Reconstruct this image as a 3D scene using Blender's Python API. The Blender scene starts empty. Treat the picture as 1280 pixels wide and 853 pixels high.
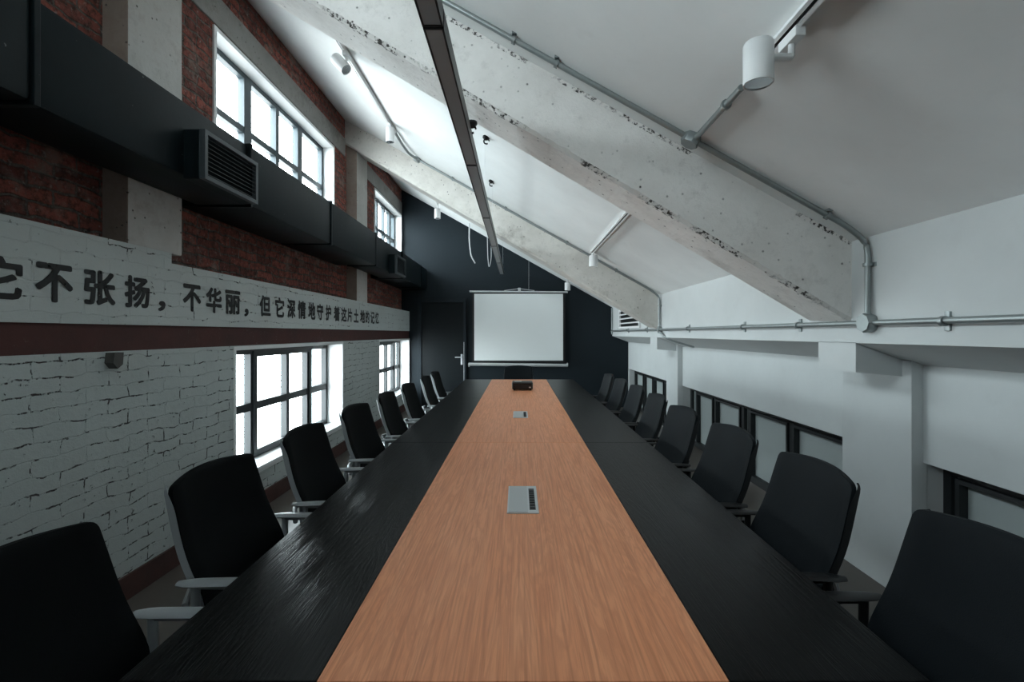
import bpy, bmesh, math, random
from mathutils import Vector, Matrix
random.seed(7)
C = bpy.context.scene.collection
SC = bpy.context.scene
PI = math.pi

# ------------------------------------------------------------------ camera
F = 600.0                      # focal length in pixels of the 1280 wide frame
HC = 1.38                      # camera height
cam = bpy.data.cameras.new('camera'); cam.sensor_width = 36.0; cam.lens = F / 1280 * 36
cam.shift_x = -8 / 1280; cam.shift_y = -9.5 / 1280; cam.clip_start = 0.02
co = bpy.data.objects.new('camera', cam); C.objects.link(co)
co.location = (0, 0, HC); co.rotation_euler = (PI / 2, 0, 0)
SC.camera = co

# ------------------------------------------------------------------ world, exposure
SC.view_settings.view_transform = 'Standard'
SC.view_settings.look = 'None'
SC.view_settings.exposure = 1.35
SC.view_settings.gamma = 1.0
SC.view_settings.use_curve_mapping = False
W = bpy.data.worlds.new('overcast_sky'); SC.world = W; W.use_nodes = True
wn = W.node_tree; wn.nodes.clear()
wo = wn.nodes.new('ShaderNodeOutputWorld'); wb = wn.nodes.new('ShaderNodeBackground')
wt = wn.nodes.new('ShaderNodeTexCoord'); ws = wn.nodes.new('ShaderNodeSeparateXYZ')
wr = wn.nodes.new('ShaderNodeValToRGB')
wm = wn.nodes.new('ShaderNodeMapRange'); wm.inputs[1].default_value = -1; wm.inputs[2].default_value = 1
wn.links.new(wt.outputs['Generated'], ws.inputs[0]); wn.links.new(ws.outputs[2], wm.inputs[0])
wn.links.new(wm.outputs[0], wr.inputs[0])
e_ = wr.color_ramp.elements
e_.new(.5); e_.new(.5); e_.new(.5)
for el, (p, c) in zip(e_, ((.18, (.22, .23, .235)), (.40, (.80, .83, .85)), (.50, (1.5, 1.63, 1.70)), (.62, (1.5, 1.64, 1.72)), (.80, (.75, .84, .90)))):
    el.position = p; el.color = (*c, 1)
wn.links.new(wr.outputs[0], wb.inputs[0]); wb.inputs[1].default_value = 7.0
wn.links.new(wb.outputs[0], wo.inputs[0])

def portal(name, loc, rot, sx, sy):
    l = bpy.data.lights.new(name, 'AREA'); l.shape = 'RECTANGLE'; l.size = sx; l.size_y = sy
    l.cycles.is_portal = True
    o = bpy.data.objects.new(name, l); C.objects.link(o); o.location = loc; o.rotation_euler = rot
    return o

# ------------------------------------------------------------------ materials
def mat(name):
    m = bpy.data.materials.new(name); m.use_nodes = True
    nt = m.node_tree; b = nt.nodes['Principled BSDF']
    return m, nt, b
def N(nt, t, **kw):
    n = nt.nodes.new(t)
    for k, v in kw.items():
        if k in n.inputs: n.inputs[k].default_value = v
        else: setattr(n, k, v)
    return n
def L(nt, a, b): nt.links.new(a, b)
def coords(nt, order='xyz', scale=(1, 1, 1)):
    t = N(nt, 'ShaderNodeTexCoord'); s = N(nt, 'ShaderNodeSeparateXYZ'); c = N(nt, 'ShaderNodeCombineXYZ')
    L(nt, t.outputs['Object'], s.inputs[0])
    for i, ch in enumerate(order):
        if ch in 'xyz':
            mu = N(nt, 'ShaderNodeMath', operation='MULTIPLY'); mu.inputs[1].default_value = scale[i]
            L(nt, s.outputs['xyz'.index(ch)], mu.inputs[0]); L(nt, mu.outputs[0], c.inputs[i])
    return c.outputs[0]
def noise(nt, vec, scale, detail=6, rough=.6, dist=0):
    n = N(nt, 'ShaderNodeTexNoise'); n.inputs['Scale'].default_value = scale
    n.inputs['Detail'].default_value = detail; n.inputs['Roughness'].default_value = rough
    n.inputs['Distortion'].default_value = dist
    if vec is not None: L(nt, vec, n.inputs['Vector'])
    return n.outputs['Fac']
def ramp(nt, fac, stops):
    r = N(nt, 'ShaderNodeValToRGB'); e = r.color_ramp.elements
    while len(e) < len(stops): e.new(.5)
    for el, (p, c) in zip(e, stops):
        el.position = p
        el.color = (c, c, c, 1) if isinstance(c, (int, float)) else (*c, 1)
    L(nt, fac, r.inputs[0]); return r.outputs[0]
def mixc(nt, fac, a, b, mode='MIX'):
    m = N(nt, 'ShaderNodeMix', data_type='RGBA', blend_type=mode)
    if isinstance(fac, (int, float)): m.inputs[0].default_value = fac
    else: L(nt, fac, m.inputs[0])
    for i, v in ((6, a), (7, b)):
        if isinstance(v, tuple): m.inputs[i].default_value = (*v, 1)
        else: L(nt, v, m.inputs[i])
    return m.outputs[2]
def math_(nt, op, a, b):
    m = N(nt, 'ShaderNodeMath', operation=op)
    for i, v in enumerate((a, b)):
        if isinstance(v, (int, float)): m.inputs[i].default_value = v
        else: L(nt, v, m.inputs[i])
    return m.outputs[0]
def bump(nt, b, h, strength=.3, dist=.01):
    n = N(nt, 'ShaderNodeBump'); n.inputs['Strength'].default_value = strength; n.inputs['Distance'].default_value = dist
    L(nt, h, n.inputs['Height']); L(nt, n.outputs[0], b.inputs['Normal'])

def simple(name, col, rough=.5, metal=0, var=.12, nscale=12, bmp=.0, spec=.5):
    m, nt, b = mat(name)
    v = coords(nt)
    f = noise(nt, v, nscale)
    c = mixc(nt, f, tuple(x * (1 - var) for x in col), tuple(min(1, x * (1 + var)) for x in col))
    L(nt, c, b.inputs['Base Color']); b.inputs['Roughness'].default_value = rough; b.inputs['Metallic'].default_value = metal
    b.inputs['Specular IOR Level'].default_value = spec
    if bmp: bump(nt, b, noise(nt, v, nscale * 6), bmp, .002)
    return m

def plaster(name, col, stain=(.55, .55, .54)):
    m, nt, b = mat(name); v = coords(nt)
    n1 = noise(nt, v, 1.3, 5); n2 = noise(nt, v, 9, 6)
    c = mixc(nt, ramp(nt, n1, [(.35, 0), (.7, 1)]), col, tuple(x * .9 for x in col))
    c = mixc(nt, ramp(nt, n2, [(.58, 0), (.75, .25)]), c, stain)
    L(nt, c, b.inputs['Base Color']); b.inputs['Roughness'].default_value = .85
    bump(nt, b, n2, .15, .006); return m
M = {}
M['ceiling'] = plaster('ceiling_plaster', (.80, .82, .815), (.66, .66, .65))
M['right'] = plaster('grey_plaster', (.55, .575, .575), (.44, .45, .45))
M['trimwhite'] = simple('white_plaster_reveal', (.74, .75, .75), .7, var=.05, nscale=6)

def concrete(name, a, b_, dark, edge=None):
    m, nt, b = mat(name); v = coords(nt)
    n1 = noise(nt, v, 2.2, 8, .65); n2 = noise(nt, v, 14, 8, .7)
    c = mixc(nt, ramp(nt, n1, [(.3, 0), (.7, 1)]), a, b_)
    c = mixc(nt, ramp(nt, n2, [(.55, 0), (.8, .6)]), c, tuple(x * .7 for x in a))
    # dirt patches
    n3 = noise(nt, v, 1.1, 9, .72)
    c = mixc(nt, ramp(nt, n3, [(.56, 0), (.68, .75)]), c, dark)
    # air holes
    vo = N(nt, 'ShaderNodeTexVoronoi'); vo.inputs['Scale'].default_value = 20; L(nt, v, vo.inputs['Vector'])
    n4 = noise(nt, v, 5, 3)
    hole = math_(nt, 'MULTIPLY', ramp(nt, vo.outputs['Distance'], [(.06, 1), (.15, 0)]), ramp(nt, n4, [(.42, 0), (.55, 1)]))
    if edge:
        t = N(nt, 'ShaderNodeTexCoord'); s = N(nt, 'ShaderNodeSeparateXYZ'); L(nt, t.outputs['Object'], s.inputs[0])
        q = math_(nt, 'ADD', s.outputs[2], math_(nt, 'MULTIPLY', s.outputs[0], SLOPE))
        pit = ramp(nt, noise(nt, v, 42, 5, .7), [(.50, 0), (.56, 1)]); pm = ramp(nt, noise(nt, v, 3.5, 3), [(.46, 0), (.54, 1)])
        near = math_(nt, 'LESS_THAN', math_(nt, 'ABSOLUTE', math_(nt, 'SUBTRACT', s.outputs[1], edge[0]), 0), .035)
        for lv, wd in edge[1:]:
            d = math_(nt, 'LESS_THAN', math_(nt, 'ABSOLUTE', math_(nt, 'SUBTRACT', q, math_(nt, 'ADD', lv[0], math_(nt, 'MULTIPLY', s.outputs[0], lv[1]))), 0), wd)
            hole = math_(nt, 'MAXIMUM', hole, math_(nt, 'MULTIPLY', math_(nt, 'MULTIPLY', d, near), math_(nt, 'MULTIPLY', pit, pm)))
    c = mixc(nt, hole, c, (.06, .055, .05))
    L(nt, c, b.inputs['Base Color']); b.inputs['Roughness'].default_value = .92
    h = math_(nt, 'SUBTRACT', math_(nt, 'ADD', n2, math_(nt, 'MULTIPLY', n1, .8)), hole)
    bump(nt, b, h, .55, .012); return m
SLOPE = .56; Q0 = 1.863 + SLOPE * 1.75
M['beam'] = concrete('beam_concrete', (.68, .66, .63), (.86, .845, .82), (.42, .40, .37), (2.52, ((Q0 - .425 + .032 * 1.75, -.032), .022), ((Q0, 0), .025)))
M['beamrear'] = concrete('rear_beam_concrete', (.52, .50, .46), (.74, .72, .68), (.22, .20, .17))
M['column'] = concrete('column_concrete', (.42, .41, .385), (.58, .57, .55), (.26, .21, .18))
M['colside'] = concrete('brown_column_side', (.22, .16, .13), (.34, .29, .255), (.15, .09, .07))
M['lintel'] = concrete('lintel_concrete', (.20, .195, .185), (.30, .29, .275), (.10, .09, .08))

def redbrick():
    m, nt, b = mat('old_red_brick'); v = coords(nt, 'yz')
    nd = N(nt, 'ShaderNodeTexNoise'); nd.inputs['Scale'].default_value = 6; nd.inputs['Detail'].default_value = 5; L(nt, v, nd.inputs['Vector'])
    sub = N(nt, 'ShaderNodeVectorMath', operation='SUBTRACT'); sub.inputs[1].default_value = (.5, .5, .5); L(nt, nd.outputs['Color'], sub.inputs[0])
    sc = N(nt, 'ShaderNodeVectorMath', operation='SCALE'); sc.inputs['Scale'].default_value = .075; L(nt, sub.outputs[0], sc.inputs[0])
    ad = N(nt, 'ShaderNodeVectorMath', operation='ADD'); L(nt, v, ad.inputs[0]); L(nt, sc.outputs[0], ad.inputs[1])
    br = N(nt, 'ShaderNodeTexBrick'); L(nt, ad.outputs[0], br.inputs['Vector'])
    br.inputs['Scale'].default_value = 1; br.inputs['Brick Width'].default_value = .25; br.inputs['Row Height'].default_value = .068
    br.inputs['Mortar Size'].default_value = .009; br.inputs['Mortar Smooth'].default_value = .6; br.inputs['Bias'].default_value = 0
    br.inputs['Color1'].default_value = (.42, .12, .085, 1); br.inputs['Color2'].default_value = (.20, .062, .048, 1)
    br.inputs['Mortar'].default_value = (.17, .14, .12, 1)
    v3 = coords(nt)
    n1 = noise(nt, v3, 3.0, 8, .7); n2 = noise(nt, v3, 22, 8, .75)
    c = mixc(nt, ramp(nt, n2, [(.45, 0), (.62, .85)]), br.outputs['Color'], (.035, .022, .018))
    c = mixc(nt, ramp(nt, n1, [(.54, 0), (.66, .7)]), c, (.30, .25, .215))
    n5 = noise(nt, v3, 40, 4, .6)
    c = mixc(nt, ramp(nt, n5, [(.60, 0), (.70, .45)]), c, (.55, .49, .45))
    L(nt, c, b.inputs['Base Color']); b.inputs['Roughness'].default_value = .95
    h = math_(nt, 'SUBTRACT', math_(nt, 'ADD', n2, n1), math_(nt, 'MULTIPLY', br.outputs['Fac'], .9))
    bump(nt, b, h, 1.0, .03); return m
M['redbrick'] = redbrick()

def whitebrick(name, amount, col=(.46, .50, .49)):
    m, nt, b = mat(name); v = coords(nt, 'yz')
    nd = N(nt, 'ShaderNodeTexNoise'); nd.inputs['Scale'].default_value = 7; nd.inputs['Detail'].default_value = 4; L(nt, v, nd.inputs['Vector'])
    sub = N(nt, 'ShaderNodeVectorMath', operation='SUBTRACT'); sub.inputs[1].default_value = (.5, .5, .5); L(nt, nd.outputs['Color'], sub.inputs[0])
    sc = N(nt, 'ShaderNodeVectorMath', operation='SCALE'); sc.inputs['Scale'].default_value = .06; L(nt, sub.outputs[0], sc.inputs[0])
    ad = N(nt, 'ShaderNodeVectorMath', operation='ADD'); L(nt, v, ad.inputs[0]); L(nt, sc.outputs[0], ad.inputs[1])
    br = N(nt, 'ShaderNodeTexBrick'); L(nt, ad.outputs[0], br.inputs['Vector'])
    br.inputs['Scale'].default_value = 1; br.inputs['Brick Width'].default_value = .25; br.inputs['Row Height'].default_value = .07
    br.inputs['Mortar Size'].default_value = .004; br.inputs['Mortar Smooth'].default_value = .3
    v3 = coords(nt)
    gap = ramp(nt, noise(nt, v3, 10, 6, .7), [(amount, 0), (amount + .05, 1)])
    n2 = noise(nt, v3, 26, 6, .7)
    gap = math_(nt, 'MULTIPLY', gap, ramp(nt, noise(nt, v3, 24, 3, .6), [(.44, 0), (.50, 1)]))
    crack = math_(nt, 'MULTIPLY', br.outputs['Fac'], gap)
    chip = math_(nt, 'MULTIPLY', ramp(nt, n2, [(.64, 0), (.68, 1)]), ramp(nt, noise(nt, v3, 3.1, 3), [(.48, 0), (.58, 1)]))
    n1 = noise(nt, v3, 2, 6)
    c = mixc(nt, n1, tuple(x * .86 for x in col), tuple(x * 1.08 for x in col))
    c = mixc(nt, math_(nt, 'MAXIMUM', crack, chip), c, (.045, .04, .038))
    L(nt, c, b.inputs['Base Color']); b.inputs['Roughness'].default_value = .8
    h = math_(nt, 'SUBTRACT', math_(nt, 'MULTIPLY', n2, .4), math_(nt, 'ADD', math_(nt, 'MULTIPLY', br.outputs['Fac'], .22), math_(nt, 'MAXIMUM', crack, chip)))
    bump(nt, b, h, .8, .012); return m
M['whitebrick'] = whitebrick('white_painted_brick', .49)
M['band'] = whitebrick('white_painted_band', .55, (.50, .54, .53))

def redband(name, a, b2):
    m, nt, b = mat(name); v = coords(nt)
    n1 = noise(nt, v, 3, 8, .7); n2 = noise(nt, v, 30, 8, .75)
    c = mixc(nt, ramp(nt, n1, [(.35, 0), (.7, 1)]), a, b2)
    c = mixc(nt, math_(nt, 'MULTIPLY', ramp(nt, n2, [(.62, 0), (.7, 1)]), ramp(nt, noise(nt, v, 1.7, 4), [(.5, .15), (.62, 1)])), c, (.30, .26, .24))
    L(nt, c, b.inputs['Base Color']); b.inputs['Roughness'].default_value = .75; bump(nt, b, n2, .4, .006); return m
M['redband'] = redband('dark_red_painted_band', (.075, .02, .016), (.045, .016, .014))
M['basered'] = redband('dark_red_brick_base', (.08, .03, .024), (.04, .02, .017))

def woodmat(name, a, b2, c2, rough, bstr, spec=.5, scx=1.0):
    m, nt, b = mat(name)
    v = coords(nt, 'xyz', (9 * scx, .55, 1)); vf = coords(nt, 'xyz', (160 * scx, 3.0, 1))
    n1 = noise(nt, v, 1.6, 5, .55, 1.8)
    wv = N(nt, 'ShaderNodeMath', operation='SINE'); L(nt, math_(nt, 'MULTIPLY', n1, 60), wv.inputs[0])
    rings = math_(nt, 'ADD', math_(nt, 'MULTIPLY', wv.outputs[0], .5), .5)
    nf = noise(nt, vf, 1, 4, .6)
    c = mixc(nt, ramp(nt, n1, [(.3, 0), (.7, 1)]), a, b2)
    c = mixc(nt, math_(nt, 'MULTIPLY', rings, .35), c, c2)
    c = mixc(nt, math_(nt, 'MULTIPLY', ramp(nt, nf, [(.48, 0), (.62, 1)]), .55), c, c2)
    L(nt, c, b.inputs['Base Color']); b.inputs['Roughness'].default_value = rough
    b.inputs['Specular IOR Level'].default_value = spec
    bump(nt, b, math_(nt, 'ADD', nf, math_(nt, 'MULTIPLY', rings, .3)), bstr, .002); return m
M['oak'] = woodmat('oak_veneer', (.84, .325, .150), (.90, .395, .20), (.58, .20, .085), .45, .12, .4)
M['blackoak'] = woodmat('black_stained_oak', (.003, .0038, .0042), (.005, .006, .0066), (.0018, .002, .0022), .30, .6, .12)
M['blackmetal'] = simple('black_metal', (.006, .007, .008), .4, .3)
M['frame'] = simple('blue_grey_window_paint', (.035, .05, .058), .45, 0)
M['frameblack'] = simple('black_window_paint', (.008, .0105, .012), .5, 0)
M['fabric_l'] = simple('black_mesh_fabric', (.0025, .0036, .0042), .85, 0, .2, 60, .4, .12)
M['fabric_r'] = simple('charcoal_mesh_fabric', (.006, .009, .0115), .65, 0, .15, 60, .4, .14)
M['greyplastic'] = simple('light_grey_plastic', (.27, .29, .30), .4, 0, .05)
M['blackplastic'] = simple('black_plastic', (.005, .006, .007), .42, 0, .1)
M['duct'] = simple('painted_duct', (.004, .0085, .0105), .5, 0, .3, 5, .25, .14)
def specks(m):
    nt = m.node_tree; b = nt.nodes['Principled BSDF']; old = b.inputs['Base Color'].links[0].from_socket
    v = coords(nt); sp = ramp(nt, noise(nt, v, 48, 2, .5), [(.77, 0), (.80, 1)])
    L(nt, mixc(nt, sp, old, (.12, .13, .13)), b.inputs['Base Color'])
specks(M['duct'])
M['ductfr'] = simple('grille_frame_paint', (.045, .058, .066), .5, 0)
M['navy'] = simple('dark_blue_black_paint', (.010, .016, .0205), .55, 0, .08, 3, .05, .2)
M['door'] = simple('door_paint', (.0035, .006, .0075), .45, 0, .08, 3, 0, .2)
M['galv'] = simple('galvanised_steel', (.30, .33, .33), .42, .7, .15, 20)
M['whitepaint'] = simple('white_lamp_paint', (.76, .77, .77), .45, 0, .04)
M['chrome'] = simple('chrome', (.75, .75, .76), .18, 1, .03)
M['screen'] = simple('matte_white_screen', (.74, .77, .765), .8, 0, .03, 2)
M['alu'] = simple('brushed_aluminium', (.62, .64, .65), .4, .6, .05)
M['plate'] = simple('satin_grey_plate', (.50, .52, .52), .45, .2, .04)
M['diffuser'] = simple('unlit_grey_diffuser', (.34, .36, .375), .35, 0, .04)
M['paint_black'] = None
M['stone'] = simple('dark_stone', (.09, .09, .085), .9, 0, .3, 20, .4)
M['lens'] = simple('dark_lens', (.01, .012, .015), .1, 0)
M['cable'] = simple('white_cable', (.55, .56, .56), .5)

def inkmat():
    m, nt, b = mat('black_stencil_paint'); v = coords(nt)
    n2 = noise(nt, v, 55, 6, .7)
    b.inputs['Base Color'].default_value = (.012, .013, .014, 1); b.inputs['Roughness'].default_value = .7
    a = math_(nt, 'SUBTRACT', 1.0, math_(nt, 'MULTIPLY', ramp(nt, n2, [(.60, 0), (.64, 1)]), ramp(nt, noise(nt, v, 6, 3), [(.42, .0), (.55, 1)])))
    L(nt, a, b.inputs['Alpha']); return m
M['ink'] = inkmat()

def floormat():
    m, nt, b = mat('worn_concrete_floor'); v = coords(nt)
    n1 = noise(nt, v, 1.5, 7, .6); n2 = noise(nt, v, 20, 6)
    c = mixc(nt, n1, (.07, .06, .052), (.12, .105, .092)); c = mixc(nt, ramp(nt, n2, [(.5, 0), (.8, .5)]), c, (.07, .06, .05))
    L(nt, c, b.inputs['Base Color']); b.inputs['Roughness'].default_value = .35; bump(nt, b, n2, .1, .003); return m
M['floor'] = floormat()

def glassmat():
    m = bpy.data.materials.new('window_glass'); m.use_nodes = True; nt = m.node_tree; nt.nodes.clear()
    o = N(nt, 'ShaderNodeOutputMaterial'); t = N(nt, 'ShaderNodeBsdfTransparent'); g = N(nt, 'ShaderNodeBsdfGlossy')
    t.inputs[0].default_value = (.93, .96, .96, 1); g.inputs['Roughness'].default_value = .03
    fr = N(nt, 'ShaderNodeLayerWeight'); fr.inputs[0].default_value = .5
    mx = N(nt, 'ShaderNodeMixShader'); L(nt, math_(nt, 'ADD', .03, math_(nt, 'MULTIPLY', math_(nt, 'POWER', fr.outputs['Facing'], 5), .5)), mx.inputs[0]); L(nt, t.outputs[0], mx.inputs[1]); L(nt, g.outputs[0], mx.inputs[2])
    L(nt, mx.outputs[0], o.inputs[0]); return m
M['glass'] = glassmat()
M['frost'] = simple('frosted_film_glass', (.36, .40, .395), .35, 0, .05, 2, 0, .5)

# ------------------------------------------------------------------ mesh helpers
def new_obj(name, bm, material, parent=None, smooth=False, loc=None):
    bmesh.ops.recalc_face_normals(bm, faces=bm.faces)
    me = bpy.data.meshes.new(name); bm.to_mesh(me); bm.free()
    if material is not None: me.materials.append(material)
    if smooth:
        for p in me.polygons: p.use_smooth = True
        try: me.set_sharp_from_angle(angle=math.radians(38))
        except Exception: pass
    o = bpy.data.objects.new(name, me); C.objects.link(o)
    if parent: o.parent = parent
    if loc: o.location = loc
    return o
def box(bm, x0, x1, y0, y1, z0, z1, bev=0):
    b = bmesh.new()
    vs = [b.verts.new((x, y, z)) for x in (x0, x1) for y in (y0, y1) for z in (z0, z1)]
    for f in ((0, 1, 3, 2), (4, 6, 7, 5), (0, 4, 5, 1), (2, 3, 7, 6), (0, 2, 6, 4), (1, 5, 7, 3)): b.faces.new([vs[i] for i in f])
    bmesh.ops.recalc_face_normals(b, faces=b.faces)
    if bev: bmesh.ops.bevel(b, geom=b.edges[:], offset=bev, segments=2, affect='EDGES', profile=.6)
    me = bpy.data.meshes.new('tmp'); b.to_mesh(me); b.free(); bm.from_mesh(me); bpy.data.meshes.remove(me)
def prism(bm, pts, axis, a, b):
    """extrude polygon pts (2D) along axis; axis 'y': pts=(x,z); 'x': pts=(y,z); 'z': pts=(x,y)"""
    def P(p, t):
        return {'y': (p[0], t, p[1]), 'x': (t, p[0], p[1]), 'z': (p[0], p[1], t)}[axis]
    A = [bm.verts.new(P(p, a)) for p in pts]; B = [bm.verts.new(P(p, b)) for p in pts]
    bm.faces.new(A); bm.faces.new(B[::-1]); n = len(pts)
    for i in range(n): bm.faces.new((A[i], B[i], B[(i + 1) % n], A[(i + 1) % n]))
def tube(bm, pts, r, seg=10, rs=None):
    pts = [Vector(p) for p in pts]; rings = []
    for i, p in enumerate(pts):
        if i == 0: d = pts[1] - p
        elif i == len(pts) - 1: d = p - pts[-2]
        else: d = (pts[i + 1] - p).normalized() + (p - pts[i - 1]).normalized()
        d.normalize()
        up = Vector((0, 0, 1)) if abs(d.z) < .9 else Vector((0, 1, 0))
        u = d.cross(up).normalized(); w = d.cross(u).normalized()
        rr = rs[i] if rs else r
        rings.append([bm.verts.new(p + rr * (math.cos(2 * PI * k / seg) * u + math.sin(2 * PI * k / seg) * w)) for k in range(seg)])
    for a, b in zip(rings, rings[1:]):
        for k in range(seg): bm.faces.new((a[k], a[(k + 1) % seg], b[(k + 1) % seg], b[k]))
    bm.faces.new(rings[0]); bm.faces.new(rings[-1][::-1])
def bend(pts, r=.06, n=5):
    """round the corners of a polyline"""
    pts = [Vector(p) for p in pts]; out = [pts[0]]
    for a, p, b in zip(pts, pts[1:], pts[2:]):
        d1 = (a - p); d2 = (b - p); rr = min(r, d1.length * .45, d2.length * .45)
        s = p + d1.normalized() * rr; e = p + d2.normalized() * rr
        for k in range(n + 1):
            t = k / n; out.append((1 - t) ** 2 * s + 2 * t * (1 - t) * p + t * t * e)
    return out + [pts[-1]]
def lathe(bm, prof, c, axis=Vector((0, 0, 1)), seg=24):
    axis = axis.normalized(); up = Vector((0, 0, 1)) if abs(axis.z) < .9 else Vector((1, 0, 0))
    u = axis.cross(up).normalized(); w = axis.cross(u).normalized(); c = Vector(c); rings = []
    for r, h in prof:
        rings.append([bm.verts.new(c + axis * h + max(r, 1e-5) * (math.cos(2 * PI * k / seg) * u + math.sin(2 * PI * k / seg) * w)) for k in range(seg)])
    for a, b in zip(rings, rings[1:]):
        for k in range(seg): bm.faces.new((a[k], a[(k + 1) % seg], b[(k + 1) % seg], b[k]))
    bm.faces.new(rings[0]); bm.faces.new(rings[-1][::-1])
def wallgrid(bm, x0, x1, ys, zs, holes):
    """wall slab in the YZ plane between x0 and x1 with rectangular openings"""
    ys = sorted(set(ys + [h[0] for h in holes] + [h[1] for h in holes])); zs = sorted(set(zs + [h[2] for h in holes] + [h[3] for h in holes]))
    def solid(i, j):
        if i < 0 or j < 0 or i >= len(ys) - 1 or j >= len(zs) - 1: return False
        cy = (ys[i] + ys[i + 1]) / 2; cz = (zs[j] + zs[j + 1]) / 2
        return not any(h[0] < cy < h[1] and h[2] < cz < h[3] for h in holes)
    vd = {}
    def v(x, y, z):
        k = (x, y, z)
        if k not in vd: vd[k] = bm.verts.new(k)
        return vd[k]
    for i in range(len(ys) - 1):
        for j in range(len(zs) - 1):
            if not solid(i, j): continue
            a, b, c, d = ys[i], ys[i + 1], zs[j], zs[j + 1]
            for x in (x0, x1): bm.faces.new((v(x, a, c), v(x, b, c), v(x, b, d), v(x, a, d)))
            if not solid(i - 1, j): bm.faces.new((v(x0, a, c), v(x1, a, c), v(x1, a, d), v(x0, a, d)))
            if not solid(i + 1, j): bm.faces.new((v(x0, b, c), v(x1, b, c), v(x1, b, d), v(x0, b, d)))
            if not solid(i, j - 1): bm.faces.new((v(x0, a, c), v(x1, a, c), v(x1, b, c), v(x0, b, c)))
            if not solid(i, j + 1): bm.faces.new((v(x0, a, d), v(x1, a, d), v(x1, b, d), v(x0, b, d)))
def struct(name, bm, m, parent=None, smooth=False):
    o = new_obj(name, bm, m, parent, smooth)
    if parent is None: o['kind'] = 'structure'
    return o
def empty(name, loc=(0, 0, 0), rz=0):
    o = bpy.data.objects.new(name, None); C.objects.link(o); o.location = loc; o.rotation_euler = (0, 0, rz)
    o.empty_display_size = .1; return o
def thing(name, label, cat, loc=(0, 0, 0), rz=0, group=None):
    o = empty(name, loc, rz); tag(o, label, cat, group); return o
def tag(o, label, cat, group=None):
    o['label'] = label; o['category'] = cat
    if group: o['group'] = group
    return o
def copy_tree(o, parent=None):
    c = o.copy(); C.objects.link(c)
    if parent: c.parent = parent
    for ch in o.children: copy_tree(ch, c)
    return c

# ------------------------------------------------------------------ room dimensions
XL = -2.03      # lower left wall face and lettered band
XB = -2.18      # upper left brick face
XR = 2.05       # lower right wall face
XK = 1.75       # face of the right eaves beam / upper right wall
YB = 8.95       # back wall
YF = -2.2       # wall behind the camera
SL = .56
def zc(x): return 1.863 + SL * (XK - x)

# ------------------------------------------------------------------ structure
bm = bmesh.new(); box(bm, -2.46, 2.45, YF - .2, YB + .2, -.15, 0); struct('floor', bm, M['floor'])
bm = bmesh.new(); prism(bm, [(-2.46, zc(-2.46)), (2.4, zc(2.4)), (2.4, zc(2.4) + .2), (-2.46, zc(-2.46) + .2)], 'y', YF - .2, YB + .2)
struct('ceiling', bm, M['ceiling'])
bm = bmesh.new(); box(bm, -2.46, 2.45, YB, YB + .2, 0, 4.4); struct('wall_back', bm, M['navy'])
bm = bmesh.new(); box(bm, -2.46, 2.45, YF - .2, YF, 0, 4.4)
struct('wall_front', bm, M['ceiling'])

WL1 = (3.42, 5.56, .29, 1.285)      # lower window, middle bay
WL2 = (6.98, YB - .02, .29, 1.285)
WU1 = (3.42, 5.66, 2.62, 3.585)
WU2 = (7.24, YB - .03, 2.62, 3.585)
WU_ADDED = (-.7, 1.5, 2.62, 3.585)  # unseen upper window beside the camera, added to let in more daylight
bm = bmesh.new(); wallgrid(bm, XL, -2.46, [YF, YB], [0, 1.29], [WL1, WL2]); struct('wall_left', bm, M['whitebrick'])
bm = bmesh.new(); box(bm, -2.46, XL - .012, YF, YB, 1.29, 1.425); o = struct('trim_1', bm, M['redband'])
bm = bmesh.new()
box(bm, -2.46, XL, YF, 2.81, 1.425, 1.85); box(bm, -2.46, XL, 2.81, YB, 1.425, 1.79)
struct('trim_2', bm, M['band'])
bm = bmesh.new(); wallgrid(bm, XB, -2.36, [YF, YB], [1.70, 4.25], [WU_ADDED, WU1, WU2]); struct('wall_left', bm, M['redbrick'])
bm = bmesh.new(); box(bm, XL - .01, XL + .012, YF, 3.4, 0, .13, .004); box(bm, XL - .01, XL + .012, 3.4, YB, 0, .13, .004)
struct('baseboard_left', bm, M['basered'])
# concrete lintel strips over the upper windows
for i, (a, b) in enumerate(((-1.0, 2.5), (2.93, 6.02), (6.5, YB))):
    bm = bmesh.new(); box(bm, XB - .05, XB + .012, a, b, 3.60, 3.82, .006); struct('trim_%d' % (3 + i), bm, M['lintel'])

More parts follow.
